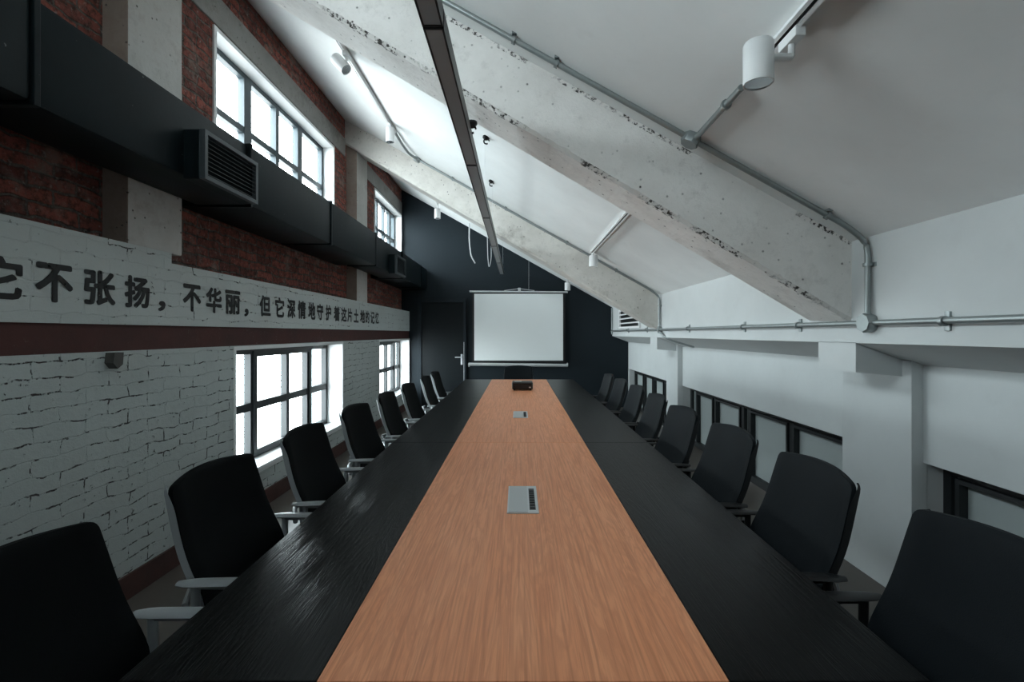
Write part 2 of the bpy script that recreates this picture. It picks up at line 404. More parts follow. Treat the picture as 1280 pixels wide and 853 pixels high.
# window reveals and frames ------------------------------------------------
def ring(bm, x0, x1, y0, y1, z0, z1, t):
    box(bm, x0, x1, y0, y0 + t, z0, z1); box(bm, x0, x1, y1 - t, y1, z0, z1)
    box(bm, x0, x1, y0 + t, y1 - t, z0, z0 + t); box(bm, x0, x1, y0 + t, y1 - t, z1 - t, z1)
def left_window(n, W_, xf, xg, lo, hi, mull, trans, sashes, fm):
    """reveal lining from wall face xf to glass plane xg; mull: list of (y, width); trans: (z, height)"""
    y0, y1, z0, z1 = W_
    root = empty('window_%d' % n, (xg, (y0 + y1) / 2, z0)); root['kind'] = 'structure'
    def P(name, bm, m):
        o = new_obj(name, bm, m, root); o.location = -root.location; return o
    bm = bmesh.new(); ring(bm, xg - .03, xf + lo, y0, y1, z0, z1, .028); P('reveal', bm, M['trimwhite'])
    bm = bmesh.new(); box(bm, xg, xf + hi, y0 + .028, y1 - .028, z0 + .026, z0 + .055, .004); P('window_sill', bm, M['trimwhite'])
    a, b, c, d = y0 + .03, y1 - .03, z0 + .055, z1 - .03
    bm = bmesh.new(); ring(bm, xg - .035, xg + .02, a, b, c, d, .045)
    for (y, w) in mull: box(bm, xg - .035, xg + .022, y - w / 2, y + w / 2, c + .04, d - .04)
    box(bm, xg - .03, xg + .018, a + .04, b - .04, trans[0] - trans[1] / 2, trans[0] + trans[1] / 2)
    P('window_frame', bm, fm)
    for (p, q, r, s) in sashes:
        bm = bmesh.new(); ring(bm, xg - .02, xg + .034, p, q, r, s, .05); P('sash', bm, fm)
    bm = bmesh.new(); box(bm, xg - .012, xg - .006, a + .01, b - .01, c + .01, d - .01); P('pane', bm, M['glass'])
    return root
G = -2.22
def yl(x): return -G * F / (648 - x)   # frame bar positions on the lower glass plane
for n, (Wd, dy) in enumerate(((WL1, 0),)):
    left_window(1 + n, Wd, XL, G, .004, .02, [(3.98 + dy, .08), (4.58 + dy, .06), (5.04 + dy, .09)], (.775, .065),
                [(3.97 + dy, 5.08 + dy, .36, 1.235)], M['frameblack'])
left_window(2, WL2, XL, G, .004, .02, [(7.55, .08), (8.03, .05), (8.5, .09)], (.775, .065), [(7.53, 8.52, .36, 1.235)], M['frameblack'])
GU = -2.31
for n, (Wd, dy) in enumerate(((WU1, 0), (WU_ADDED, -4.14))):
    left_window(3 + n, Wd, XB, GU, .014, .01, [(4.06 + dy, .11), (4.56 + dy, .06), (5.03 + dy, .10)], (3.08, .055), [], M['frame'])
left_window(5, WU2, XB, GU, .014, .01, [(7.78, .08), (8.2, .05), (8.55, .08)], (3.08, .055), [], M['frame'])
for (Wd, x) in ((WL1, -2.5), (WL2, -2.5), (WU_ADDED, -2.38), (WU1, -2.38), (WU2, -2.38)):
    portal('daylight_portal', (x, (Wd[0] + Wd[1]) / 2, (Wd[2] + Wd[3]) / 2), (0, -PI / 2, 0), Wd[3] - Wd[2], Wd[1] - Wd[0])


# right wall -----------------------------------------------------------------
HR = [(-.9, 2.434, 0, .725), (2.946, 6.004, 0, .725), (6.456, YB - .06, 0, .725)]
bm = bmesh.new(); wallgrid(bm, XR, 2.45, [YF, YB], [0, 1.5], HR); struct('wall_right', bm, M['right'])
bm = bmesh.new(); prism(bm, [(XK, 1.33), (2.06, 1.215), (2.4, 1.215), (2.4, 2.1), (XK, 2.1)], 'y', YF, YB - .001)
struct('wall_right', bm, M['right'])
for i, (a, b) in enumerate(((-1.1, -.58), (2.43, 2.95), (6.0, 6.46))):
    bm = bmesh.new(); box(bm, 1.99, XR + .02, a, b, 0, 1.26, .004)
    prism(bm, [(XK, 1.332), (XK, 1.178), (1.99, 1.157), (2.06, 1.157), (2.06, 1.3), (1.9, 1.34)], 'y', a + .06, a + .37)
    o = struct('concrete_pillar', bm, M['right'])
def right_window(n, H_, mull, dbl=()):
    y0, y1, z0, z1 = H_; xg = 2.17
    root = empty('window_%d' % n, (xg, (y0 + y1) / 2, z0)); root['kind'] = 'structure'
    def P(name, bm, m):
        o = new_obj(name, bm, m, root); o.location = -root.location; return o
    bm = bmesh.new(); ring(bm, xg - .02, xg + .05, y0 + .005, y1 - .005, z0 + .005, z1 - .005, .045)
    for (y, w) in mull: box(bm, xg - .02, xg + .05, y - w / 2, y + w / 2, z0 + .04, z1 - .04)
    P('window_frame', bm, M['frameblack'])
    ys = [y0 + .05] + [y for y, w in mull] + [y1 - .05]
    for a, b in zip(ys, ys[1:]):
        if b - a > .25:
            bm = bmesh.new(); ring(bm, xg - .034, xg + .01, a + .035, b - .035, z0 + .055, z1 - .055, .022); P('sash', bm, M['frameblack'])
    bm = bmesh.new(); box(bm, xg + .012, xg + .02, y0 + .03, y1 - .03, z0 + .03, z1 - .03); P('pane', bm, M['frost'])
right_window(6, HR[1], [(3.78, .06), (4.47, .07), (4.6, .05), (5.25, .05), (5.8, .05)])
right_window(7, HR[2], [(7.05, .05), (7.62, .06), (8.2, .05)])
right_window(8, HR[0], [(-.1, .05), (.75, .07), (1.5, .05)])

# beams -----------------------------------------------------------------------
def beam(name, y0, y1, h, m, x0=-2.3, x1=XK + .002):
    bm = bmesh.new(); n = 300; rows = []
    rnd = random.Random(int(y0 * 100)); dr = [0, 0, 0, 0]
    for i in range(n + 1):
        x = x0 + (x1 - x0) * i / n; h1 = h - .032 * (XK - x); h2 = h1 - .016
        j = [rnd.uniform(-.003, .003) + (rnd.uniform(-.010, .012) if rnd.random() < .12 else 0) for _ in range(4)]
        t = zc(x); c = .014
        rows.append([bm.verts.new(p) for p in ((x, y0, t + .05), (x, y0, t - h1 + .022 + j[0]), (x, y0 + .014 + abs(j[1]) * .5, t - h1 + j[2] * .12), (x, y1 - .014, t - h2 + j[3] * .12), (x, y1, t - h2 + .02), (x, y1, t + .05))])
    for a, b in zip(rows, rows[1:]):
        for k in range(6): bm.faces.new((a[k], a[(k + 1) % 6], b[(k + 1) % 6], b[k]))
    bm.faces.new(rows[0]); bm.faces.new(rows[-1][::-1])
    o = struct(name, bm, m); return o
beam('ceiling_beam', 2.52, 2.89, .425, M['beam'])
beam('ceiling_beam', 6.03, 6.42, .425, M['beamrear'])
beam('ceiling_beam', -1.0, -.63, .425, M['beam'])
for (a, b) in ((2.515, 2.92), (6.08, 6.5), (-1.0, -.6)):
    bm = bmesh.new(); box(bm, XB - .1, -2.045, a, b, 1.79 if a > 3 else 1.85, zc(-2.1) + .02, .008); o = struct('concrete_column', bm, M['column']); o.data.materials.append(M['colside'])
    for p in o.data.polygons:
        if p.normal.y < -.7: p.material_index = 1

# baseboard back, door ------------------------------------------------------------
root = empty('door_1', (-1.41, YB, 0)); root['kind'] = 'structure'
def P(name, bm, m, par=root, smooth=False):
    o = new_obj(name, bm, m, par, smooth); o.location = -par.location; return o
bm = bmesh.new(); box(bm, -1.80, -1.02, YB - .035, YB - .005, .01, 1.96, .003); P('door_leaf', bm, M['door'])
bm = bmesh.new(); box(bm, -1.87, -1.80, YB - .06, YB, 0, 2.02, .003); box(bm, -1.02, -.97, YB - .06, YB, 0, 2.02, .003); box(bm, -1.80, -1.02, YB - .06, YB, 1.96, 2.02, .003)
P('door_frame', bm, M['navy'])
bm = bmesh.new(); box(bm, -1.013, -1.005, YB - .064, YB - .058, .25, 1.22); P('edge_strip', bm, M['alu'])
bm = bmesh.new(); box(bm, -1.07, -1.035, YB - .05, YB - .034, .80, .995, .004); box(bm, -1.07, -1.035, YB - .055, YB - .03, .80, .88, .01)
tube(bm, [(-1.052, YB - .04, .94), (-1.052, YB - .09, .94), (-1.12, YB - .095, .94), (-1.17, YB - .09, .94)], .010)
P('door_handle', bm, M['alu'], smooth=True)

# ------------------------------------------------------------------ slogan on the white band
root = thing('painted_slogan', 'black stencilled Chinese slogan painted along the white band of the left wall', 'wall lettering', (XL, 4.3, 1.6))
chars = [('它', 1.80, 1.965), ('不', 2.013, 2.187), ('张', 2.239, 2.417), ('扬', 2.47, 2.642), ('，', 2.70, 2.76),
         ('不', 2.90, 3.068), ('华', 3.115, 3.283), ('丽', 3.319, 3.50), ('，', 3.55, 3.61), ('但', 3.76, 3.93), ('它', 4.0, 4.157),
         ('深', 4.21, 4.366), ('情', 4.41, 4.58), ('地', 4.63, 4.795), ('守', 4.83, 4.99), ('护', 5.05, 5.20), ('着', 5.27, 5.45),
         ('这', 5.49, 5.67), ('片', 5.69, 5.86), ('土', 5.91, 6.09), ('地', 6.15, 6.34), ('的', 6.37, 6.53), ('记', 6.58, 6.77), ('忆', 6.8, 6.97)]
dg = None
for ch, a, b in chars:
    cu = bpy.data.curves.new('glyph', 'FONT'); cu.body = ch; cu.size = 1; cu.extrude = 0; cu.resolution_u = 3
    to = bpy.data.objects.new('glyph', cu); C.objects.link(to)
    bpy.context.view_layer.update(); dg = bpy.context.evaluated_depsgraph_get()
    me = bpy.data.meshes.new_from_object(to.evaluated_get(dg)); bpy.data.objects.remove(to)
    xs = [v.co.x for v in me.vertices]; zs = [v.co.y for v in me.vertices]
    base = me; em = .042
    gb = bmesh.new()
    for k in range(9):
        me2 = base.copy(); q = 2 * PI * k / 8
        for v in me2.vertices: v.co = (v.co.x + (em * math.cos(q) if k < 8 else 0), v.co.y + (em * .8 * math.sin(q) if k < 8 else 0), .0025 * k)
        gb.from_mesh(me2); bpy.data.meshes.remove(me2)
    gb.to_mesh(me); gb.free()
    xs = [v.co.x for v in me.vertices]; zs = [v.co.y for v in me.vertices]
    z0, z1 = (1.515, 1.685) if ch != '，' else (1.505, 1.565)
    for v in me.vertices:
        y = a + (v.co.x - min(xs)) / (max(xs) - min(xs)) * (b - a); z = z0 + (v.co.y - min(zs)) / (max(zs) - min(zs)) * (z1 - z0)
        v.co = (XL + .0015 + v.co.z * .1 - root.location.x, y - root.location.y, z - root.location.z)
    me.materials.clear(); me.materials.append(M['ink'])
    o = bpy.data.objects.new('character' if ch != '，' else 'comma', me); C.objects.link(o); o.parent = root
# small stone stub under the red band
bm = bmesh.new(); prism(bm, [(2.36, 1.285), (2.353, 1.235), (2.38, 1.205), (2.41, 1.225), (2.415, 1.285)], 'x', XL - .005, XL + .045)
tag(new_obj('wall_stub', bm, M['stone']), 'small dark stone stub sticking out below the red band on the left wall', 'stub')

# ------------------------------------------------------------------ air duct
duct = thing('air_duct', 'long dark painted square air duct running along the left brick wall', 'air duct', (-1.94, 3.4, 2.19))
def D(name, bm, m, par=duct, smooth=False):
    o = new_obj(name, bm, m, par, smooth)
    o.location = -Vector(duct.location) if par is duct else (0, 0, 0)
    return o
dj = [-2.1, -1.0, .32, 1.69, 3.05, 4.36, 5.73, 7.05, 8.4, YB - .005]
dx = [-1.70, -1.70, -1.70, -1.715, -1.70, -1.695, -1.715, -1.70, -1.705]
for k, (a, b) in enumerate(zip(dj, dj[1:])):
    bm = bmesh.new(); box(bm, XB + .005 if not (a < 2.6 < b or a < 6.2 < b) else -2.04, dx[k], a + .012, b - .012, 2.19, 2.575, .022); D('duct_section', bm, M['duct'], smooth=True)
for k, y in enumerate(dj[1:-1]):
    bm = bmesh.new(); box(bm, -2.04, -1.692, y - .012, y + .012, 2.180, 2.585, .004); D('flange', bm, M['duct'])
def grille(y0, y1):
    bm = bmesh.new(); box(bm, -1.72, -1.63, y0, y1, 2.175, 2.43, .008); g = D('air_grille', bm, M['duct'])
    bm = bmesh.new(); ring(bm, -1.635, -1.605, y0, y1, 2.175, 2.43, .022); f = D('grille_frame', bm, M['ductfr'], g)
    bm = bmesh.new()
    for i in range(9):
        z = 2.20 + .208 * (i + .5) / 9
        prism(bm, [(-1.628, z + .006), (-1.61, z - .005), (-1.611, z - .0075), (-1.629, z + .0035)], 'y', y0 + .02, y1 - .02)
    D('louvre', bm, M['ductfr'], g)
grille(2.46, 2.96); grille(6.35, 6.85)

# ------------------------------------------------------------------ conference table
def table_section(y0, y1, label, plate=True):
    yc = (y0 + y1) / 2
    t = thing('conference_table_section', label, 'conference table', (.01, yc, 0), 0, 'sections of the long conference table')
    g = .0012; x0, a, b, x1 = -.735, -.376, .373, .737
    def T(name, bm, m, **k): return new_obj(name, bm, m, t, **k)
    h = (y1 - y0) / 2 - g
    bm = bmesh.new(); box(bm, a + .001, b - .001, -h, h, .71, .75, .0012); T('oak_centre_panel', bm, M['oak'])
    bm = bmesh.new(); box(bm, x0, a - .001, -h, h, .71, .7502, .0015); o = T('black_side_panel', bm, M['blackoak'])
    bm = bmesh.new(); box(bm, b + .001, x1, -h, h, .71, .7502, .0015); T('black_side_panel', bm, M['blackoak'])
    bm = bmesh.new(); box(bm, -.55, .55, -h + .1, -h + .14, .63, .709); box(bm, -.55, .55, h - .14, h - .1, .63, .709); box(bm, -.04, .04, -h + .14, h - .14, .63, .709); T('under_frame', bm, M['blackmetal'])
    for sx in (-1, 1):
        for sy in (-1, 1):
            bm = bmesh.new(); box(bm, sx * .5 - .03, sx * .5 + .03, sy * (h - .12) - .03, sy * (h - .12) + .03, 0, .63, .003); T('leg', bm, M['blackmetal'])
    return t
table_section(.868, 2.77, 'nearest section of the long oak and black table with the large outlet plate')
table_section(2.77, 4.67, 'middle section of the long oak and black table, between two fine seams')
table_section(4.67, 6.57, 'far section of the long oak and black table carrying the projector')
def outlet(yc, label):
    t = thing('outlet_plate', label, 'table outlet', (.016, yc, .75), 0, 'outlet plates in the oak table top')
    bm = bmesh.new(); box(bm, -.056, .056, -.148, .148, .0005, .0035, .001); new_obj('rim', bm, M['alu'], t)
    bm = bmesh.new(); box(bm, -.051, .018, -.142, .142, .0035, .0052, .001); new_obj('flap', bm, M['plate'], t)
    bm = bmesh.new(); box(bm, .024, .046, -.118, .112, .0035, .0048, .0005)
    for k in range(8): box(bm, .026, .044, -.105 + k * .026, -.092 + k * .026, .0045, .0075, .001)
    new_obj('cable_brush', bm, M['blackplastic'], t); return t
outlet(1.822, 'large grey outlet plate with black cable slot in the nearest oak panel')
outlet(3.715, 'small looking grey outlet plate further along the oak top before the projector')

# projector
t = thing('projector', 'black projector standing on the far end of the oak table top', 'projector', (.045, 5.38, .7502))
bm = bmesh.new(); box(bm, -.115, .115, -.10, .10, .012, .092, .012); new_obj('body', bm, M['blackplastic'], t)
bm = bmesh.new(); box(bm, -.10, .10, -.1025, -.098, .062, .076, .001)
for k in range(6): box(bm, -.1 + k * .012, -.094 + k * .012, -.1035, -.098, .025, .055)
new_obj('front_vent', bm, M['lens'], t)
bm = bmesh.new(); lathe(bm, [(.022, 0), (.024, .01), (.018, .012), (.001, .008)], (-.07, .10, .05), Vector((0, 1, 0))); new_obj('lens', bm, M['lens'], t, True)
bm = bmesh.new(); box(bm, .07, .092, -.104, -.1, .03, .042, .001); new_obj('badge', bm, M['alu'], t)
bm = bmesh.new(); box(bm, -.09, -.01, -.04, .05, .092, .094, .001); new_obj('top_panel', bm, M['plate'], t)
for sx in (-.09, .09):
    for sy in (-.07, .07):
        bm = bmesh.new(); lathe(bm, [(.010, 0), (.010, .014)], (sx, sy, 0), seg=12); new_obj('foot', bm, M['blackplastic'], t)

# ------------------------------------------------------------------ chairs
def back_point(u, v, off=0):
    """backrest centre surface: x forward (+x), y across, z up; u in -1..1, v in 0..1"""
    H0, H1 = .50, .945
    hw = .219 - .018 * (max(0, (v - .25)) / .75) ** 1.5 - .02 * max(0, (.30 - v) / .30) ** 2
    r = .024; Hh = H1 - H0
    for d in ((1 - v) * Hh, v * Hh):
        if d < r: t = 1 - d / r; hw -= r * (1 - math.sqrt(max(0, 1 - t * t)))
    z = H0 + Hh * v + .012 * (1 - u * u) * v
    lum = .030 * math.exp(-((v - .28) / .22) ** 2)
    x = -.205 - .085 * v - .02 * v * v + lum + .032 * u * u + off
    return (x, hw * u, z)
def sheet(bm, o0, o1, nu=18, nv=30, us=None):
    vs = [(1 - math.cos(PI * j / nv)) / 2 for j in range(nv + 1)]
    us = [-1 + 2 * i / nu for i in range(nu + 1)]
    def edge(u, v): 
        e = max(abs(u), abs(2 * v - 1)); return 1 if e < .9 else math.sqrt(max(0, 1 - ((e - .9) / .1) ** 2))
    mid = (o0 + o1) / 2; hf = (o1 - o0) / 2
    A = [[bm.verts.new(back_point(u, v, mid + hf * max(.25, edge(u, v)))) for u in us] for v in vs]
    B = [[bm.verts.new(back_point(u, v, mid - hf)) for u in us] for v in vs]
    for j in range(nv):
        for i in range(nu):
            bm.faces.new((A[j][i], A[j][i + 1], A[j + 1][i + 1], A[j + 1][i])); bm.faces.new((B[j][i], B[j + 1][i], B[j + 1][i + 1], B[j][i + 1]))
        for i in (0, nu): bm.faces.new((A[j][i], A[j + 1][i], B[j + 1][i], B[j][i]))
    for i in range(nu):
        for j in (0, nv): bm.faces.new((A[j][i], A[j][i + 1], B[j][i + 1], B[j][i]))
    bmesh.ops.remove_doubles(bm, verts=bm.verts, dist=1e-5)
def cushion(bm, x0, x1, hy, z0, z1, n=14):
    # rounded seat pad with a waterfall front edge
    def sq(t): return math.copysign(abs(t) ** .45, t)
    rings = []
    for zt, s in ((0, .90), (.25, .97), (.6, 1), (.85, .985), (1, .93)):
        ring_ = []
        for k in range(40):
            a = 2 * PI * k / 40; px = sq(math.cos(a)) * s; py = sq(math.sin(a)) * s
            z = z0 + (z1 - z0) * zt - (.03 * max(0, px) ** 3)
            ring_.append(bm.verts.new(((x0 + x1) / 2 + px * (x1 - x0) / 2, py * hy, z)))
        rings.append(ring_)
    for a, b in zip(rings, rings[1:]):
        for k in range(40): bm.faces.new((a[k], a[(k + 1) % 40], b[(k + 1) % 40], b[k]))
    bm.faces.new(rings[0]); 
    c = bm.verts.new(((x0 + x1) / 2, 0, z1 - .006))
    for k in range(40): bm.faces.new((rings[-1][k], rings[-1][(k + 1) % 40], c))
def make_chair(fab, frm, pad, label):
    t = thing('office_chair', label, 'office chair')
    def T(name, bm, m, smooth=True, par=None): return new_obj(name, bm, m, par or t, smooth)
    bm = bmesh.new(); cushion(bm, -.22, .25, .235, .405, .475); T('seat', bm, fab)
    bm = bmesh.new(); box(bm, -.16, .16, -.15, .15, .375, .408, .01); T('seat_pan', bm, M['blackplastic'])
    bm = bmesh.new(); sheet(bm, 0, .022); T('backrest', bm, fab)
    # rim frame behind the mesh, open in the middle
    bm = bmesh.new(); pts = []
    vs = [(1 - math.cos(PI * j / 26)) / 2 for j in range(27)]
    loop = [back_point(-1, v, -.006) for v in vs[:-1][::-1]] + [back_point(u / 6, 0, -.006) for u in range(-5, 6)] + [back_point(1, v, -.006) for v in vs[:-1]]
    n = len(loop); rr = []
    for i, p in enumerate(loop):
        pv = Vector(p); cen = Vector((p[0], 0, .72)); dirn = (pv - cen).normalized(); f_ = max(.25, min(1, (min(i, n - 1 - i) + .6) / 6)); sx_ = lambda q: pv + (q - pv) * f_ + Vector((-.006, 0, 0)) * (1 - f_)
        q = [pv + dirn * .002 + Vector((.016, 0, 0)), pv + dirn * .004 + Vector((-.004, 0, 0)), pv - dirn * .012 + Vector((-.008, 0, 0)), pv - dirn * .004 + Vector((.016, 0, 0))]
        rr.append([bm.verts.new(sx_(x)) for x in q])
    bm.faces.new(rr[0]); bm.faces.new(rr[-1][::-1])
    for i in range(n - 1):
        a, b = rr[i], rr[i + 1]
        for k in range(4): bm.faces.new((a[k], a[(k + 1) % 4], b[(k + 1) % 4], b[k]))
    T('back_frame', bm, frm)
    # spine and lumbar bar
    bm = bmesh.new(); tube(bm, bend([(-.05, 0, .375), (-.22, 0, .37), (-.27, 0, .46), (-.275, 0, .60), (-.29, 0, .66)], .06), .018, 10)
    tube(bm, [(-.215, -.215, .615), (-.27, -.1, .625), (-.285, 0, .63), (-.27, .1, .625), (-.215, .215, .615)], .010, 8)
    T('back_support', bm, frm)
    for s in (-1, 1):
        bm = bmesh.new()
        tube(bm, bend([(-.02, s * .17, .395), (-.08, s * .236, .42), (-.165, s * .243, .55), (-.165, s * .243, .692)], .05), .0115, 10)
        tube(bm, [(-.165, s * .243, .689), (-.02, s * .243, .690)], .010, 8)
        arm = T('armrest', bm, frm)
        bm = bmesh.new(); pr = []
        for i in range(11):
            f = i / 10; x = -.212 + .27 * f; w = .009 + .015 * math.sin(PI / 2 * min(1, f * 5 + .1)) - .008 * max(0, f * 5 - 4); z = .699 - .004 * (1 - f) ** 3
            yy = s * (.246 - .008 * f)
            pr.append([bm.verts.new((x, yy + w * math.cos(q), z + .0065 * math.sin(q))) for q in [2 * PI * k / 10 for k in range(10)]])
        for a, b in zip(pr, pr[1:]):
            for k in range(10): bm.faces.new((a[k], a[(k + 1) % 10], b[(k + 1) % 10], b[k]))
        bm.faces.new(pr[0]); bm.faces.new(pr[-1][::-1])
        T('arm_pad', bm, pad, True, arm)
    bm = bmesh.new(); lathe(bm, [(.026, .10), (.026, .25), (.015, .25), (.015, .376)], (0, 0, 0), seg=16); T('gas_lift', bm, M['blackmetal'])
    bm = bmesh.new(); lathe(bm, [(.03, .075), (.04, .08), (.04, .115), (.03, .12)], (0, 0, 0), seg=20)
    for k in range(5):
        a = 2 * PI * k / 5 + .3; d = Vector((math.cos(a), math.sin(a), 0))
        tube(bm, [d * .03 + Vector((0, 0, .10)), d * .13 + Vector((0, 0, .088)), d * .232 + Vector((0, 0, .066))], .016, 8, [.019, .016, .012])
    T('base', bm, frm)
    for k in range(5):
        a = 2 * PI * k / 5 + .3; d = Vector((math.cos(a), math.sin(a), 0)); tt = Vector((-d.y, d.x, 0))
        bm = bmesh.new(); c = d * .232 + Vector((0, 0, .028))
        for s in (-1, 1): lathe(bm, [(.018, -.008), (.028, -.006), (.028, .006), (.018, .008)], c + tt * .013 * s, tt, 16)
        tube(bm, [c, c + Vector((0, 0, .036))], .007, 8)
        T('caster', bm, M['blackplastic'])
    return t
ord_l = ['light grey framed black chair nearest the camera, cut by the left photo edge',
 'light grey framed chair, second from the camera on the left, before bare white brick',
 'light grey framed chair, third from the camera on the left, overlapping the big lower window',
 'light grey framed chair, fourth from the camera on the left, right of the big window',
 'light grey framed chair, fifth from the camera on the left, before the white pier',
 'light grey framed chair, sixth from the camera on the left, just before the farther window',
 'light grey framed chair, next to last of the left row near the dark door',
 'light grey framed chair, last and smallest of the left row beside the dark door']
ord_r = ['all black chair nearest the camera on the right, cut by the photo edge',
 'all black chair, second from the camera on the right, beside the grey wall pillar',
 'all black chair, third from the camera on the right, before low frosted windows',
 'all black chair, fourth from the camera on the right side of the table',
 'all black chair, fifth from the camera on the right, before the second pillar',
 'all black chair, sixth from the camera on the right, before the farthest low windows',
 'all black chair, next to last of the right row toward the dark back wall',
 'all black chair, last and smallest of the right row against the dark back wall']
cl = make_chair(M['fabric_l'], M['greyplastic'], M['greyplastic'], ord_l[0]); cl['group'] = 'light grey framed chairs along the left side'
cr = make_chair(M['fabric_r'], M['blackplastic'], M['blackplastic'], ord_r[0]); cr['group'] = 'black chairs along the right side'
LY = [(.93, -.722, 1), (1.555, -.715, -1), (2.17, -.695, 1), (2.82, -.69, -2), (3.43, -.67, 1), (4.05, -.66, 0), (4.77, -.65, 1), (5.32, -.65, 0)]
RY = [(1.00, .735, 1), (1.59, .705, -1), (2.15, .69, 1), (2.73, .67, 2), (3.33, .69, -1), (3.89, .69, 0), (4.45, .68, 1), (5.0, .67, 0)]
for i, (y, x, a) in enumerate(LY):
    o = cl if i == 0 else copy_tree(cl)
    o.location = (x, y, 0); o.rotation_euler.z = math.radians(a); o['label'] = ord_l[i]
for i, (y, x, a) in enumerate(RY):
    o = cr if i == 0 else copy_tree(cr)
    o.location = (x, y, 0); o.rotation_euler.z = PI + math.radians(a); o['label'] = ord_r[i]
o = copy_tree(cr); o.scale = (1, 1, .94); o.location = (.0, 6.90, 0); o.rotation_euler.z = -PI / 2
o['label'] = 'black chair at the head of the table below the projection screen'; del o['group']

# ------------------------------------------------------------------ projection screen
YS = 8.80
t = thing('projection_screen', 'white pull down projection screen with black border hanging before the dark wall', 'projection screen', (0, YS, .80))
def S(name, bm, m, smooth=False): 
    o = new_obj(name, bm, m, t, smooth); o.location = -Vector(t.location); return o
k = YS / F
def sx(px): return (px - 648) * k
def sz(py): return HC - (py - 417) * k
bm = bmesh.new(); tube(bm, [(sx(587), YS, sz(364.5)), (sx(709.5), YS, sz(365.5))], .017, 12); S('top_bar', bm, M['alu'], True)
bm = bmesh.new(); tube(bm, [(sx(586), YS, sz(455.5)), (sx(709.5), YS, sz(457))], .030, 14)
for a in (586.3, 709.2): tube(bm, [(sx(a) - .01, YS, sz(456.3)), (sx(a) + .01, YS, sz(456.3))], .037, 14)
S('roller_case', bm, M['alu'], True)
bm = bmesh.new(); box(bm, sx(590), sx(706.5), YS + .006, YS + .010, sz(454), sz(366)); S('black_border', bm, M['blackplastic'])
bm = bmesh.new(); box(bm, sx(592.8), sx(703.8), YS + .001, YS + .005, sz(451), sz(367.5)); S('screen_sheet', bm, M['screen'])
bm = bmesh.new(); tube(bm, [(sx(630), YS, sz(363.5)), (sx(649), YS, sz(361)), (sx(668), YS, sz(363.5))], .006, 8); box(bm, sx(647.5), sx(651), YS - .02, YS + .02, sz(364), sz(360), .004); S('hanging_hook', bm, M['alu'])
bm = bmesh.new(); box(bm, sx(647), sx(650.5), YS - .03, YS + .01, sz(461.5), sz(458), .004); S('pull_tab', bm, M['alu'])
xw = sx(661); bm = bmesh.new(); tube(bm, [(xw, YS, sz(363.5)), (xw, YS, zc(xw) + .01)], .002, 6); S('suspension_wire', bm, M['alu'])

# ------------------------------------------------------------------ linear ceiling light
zb = 2.45; xa, xb_ = -.335, -.262
t = thing('linear_light', 'long slim black framed linear light hung under the sloping ceiling, switched off', 'ceiling light', (-.3, 4, zb))
def Q(name, bm, m): 
    o = new_obj(name, bm, m, t); o.location = -Vector(t.location); return o
js = [.3, 1.68, 3.06, 4.46, 5.9, 7.3, 8.68]
for a, b in zip(js, js[1:]):
    bm = bmesh.new(); box(bm, xa, xa + .007, a + .003, b - .003, zb, zb + .07); box(bm, xb_ - .007, xb_, a + .003, b - .003, zb, zb + .07)
    box(bm, xa, xb_, a + .003, b - .003, zb + .064, zb + .07); box(bm, xa, xb_, a + .003, a + .012, zb, zb + .07); box(bm, xa, xb_, b - .012, b - .003, zb, zb + .07)
    h = Q('housing', bm, M['blackmetal'])
    bm = bmesh.new(); box(bm, xa + .007, xb_ - .007, a + .012, b - .012, zb + .003, zb + .008); dfo = new_obj('diffuser', bm, M['diffuser'], h)
for y in (1.68, 3.93, 5.1, 8.5):
    bm = bmesh.new(); tube(bm, [(-.275, y, zb + .07), (-.275, y, zc(-.275) + .01)], .0012, 6); Q('suspension_wire', bm, M['alu'])
# black ceiling hooks
def hook(x, y, z, label):
    t = thing('ceiling_hook', label, 'ceiling hook', (x, y, z), 0, 'black ceiling hooks by the linear light')
    bm = bmesh.new(); lathe(bm, [(.030, 0), (.032, -.012), (.018, -.03), (.010, -.032)], (0, 0, .006), seg=16); new_obj('mounting_cup', bm, M['blackplastic'], t, True)
    bm = bmesh.new(); pts = [(.022 * math.cos(a), 0, -.036 + .022 * math.sin(a)) for a in [2 * PI * i / 12 for i in range(11)]]; tube(bm, pts, .006, 6); new_obj('hook_ring', bm, M['blackmetal'], t, True)
hook(-.262, 2.70, zc(-.262) - .425, 'largest black hook, fixed under the big concrete beam beside the linear light')
hook(-.262, 3.93, zc(-.262), 'middle one of the three black hooks, on the white ceiling just behind the big beam')
hook(-.285, 5.10, zc(-.285), 'smallest and farthest black hook on the white ceiling before the rear beam')

# ------------------------------------------------------------------ conduits
def clamp(bm, p, along, r=.016):
    p = Vector(p); a = Vector(along).normalized()
    tube(bm, [p - a * .008, p + a * .008], r * 1.35, 10)
def jbox(bm, p, nrm, size=.042, depth=.04):
    lathe(bm, [(size * .9, -.002), (size, .004), (size, depth - .006), (size * .92, depth)], p, Vector(nrm), 8)
r = .0135
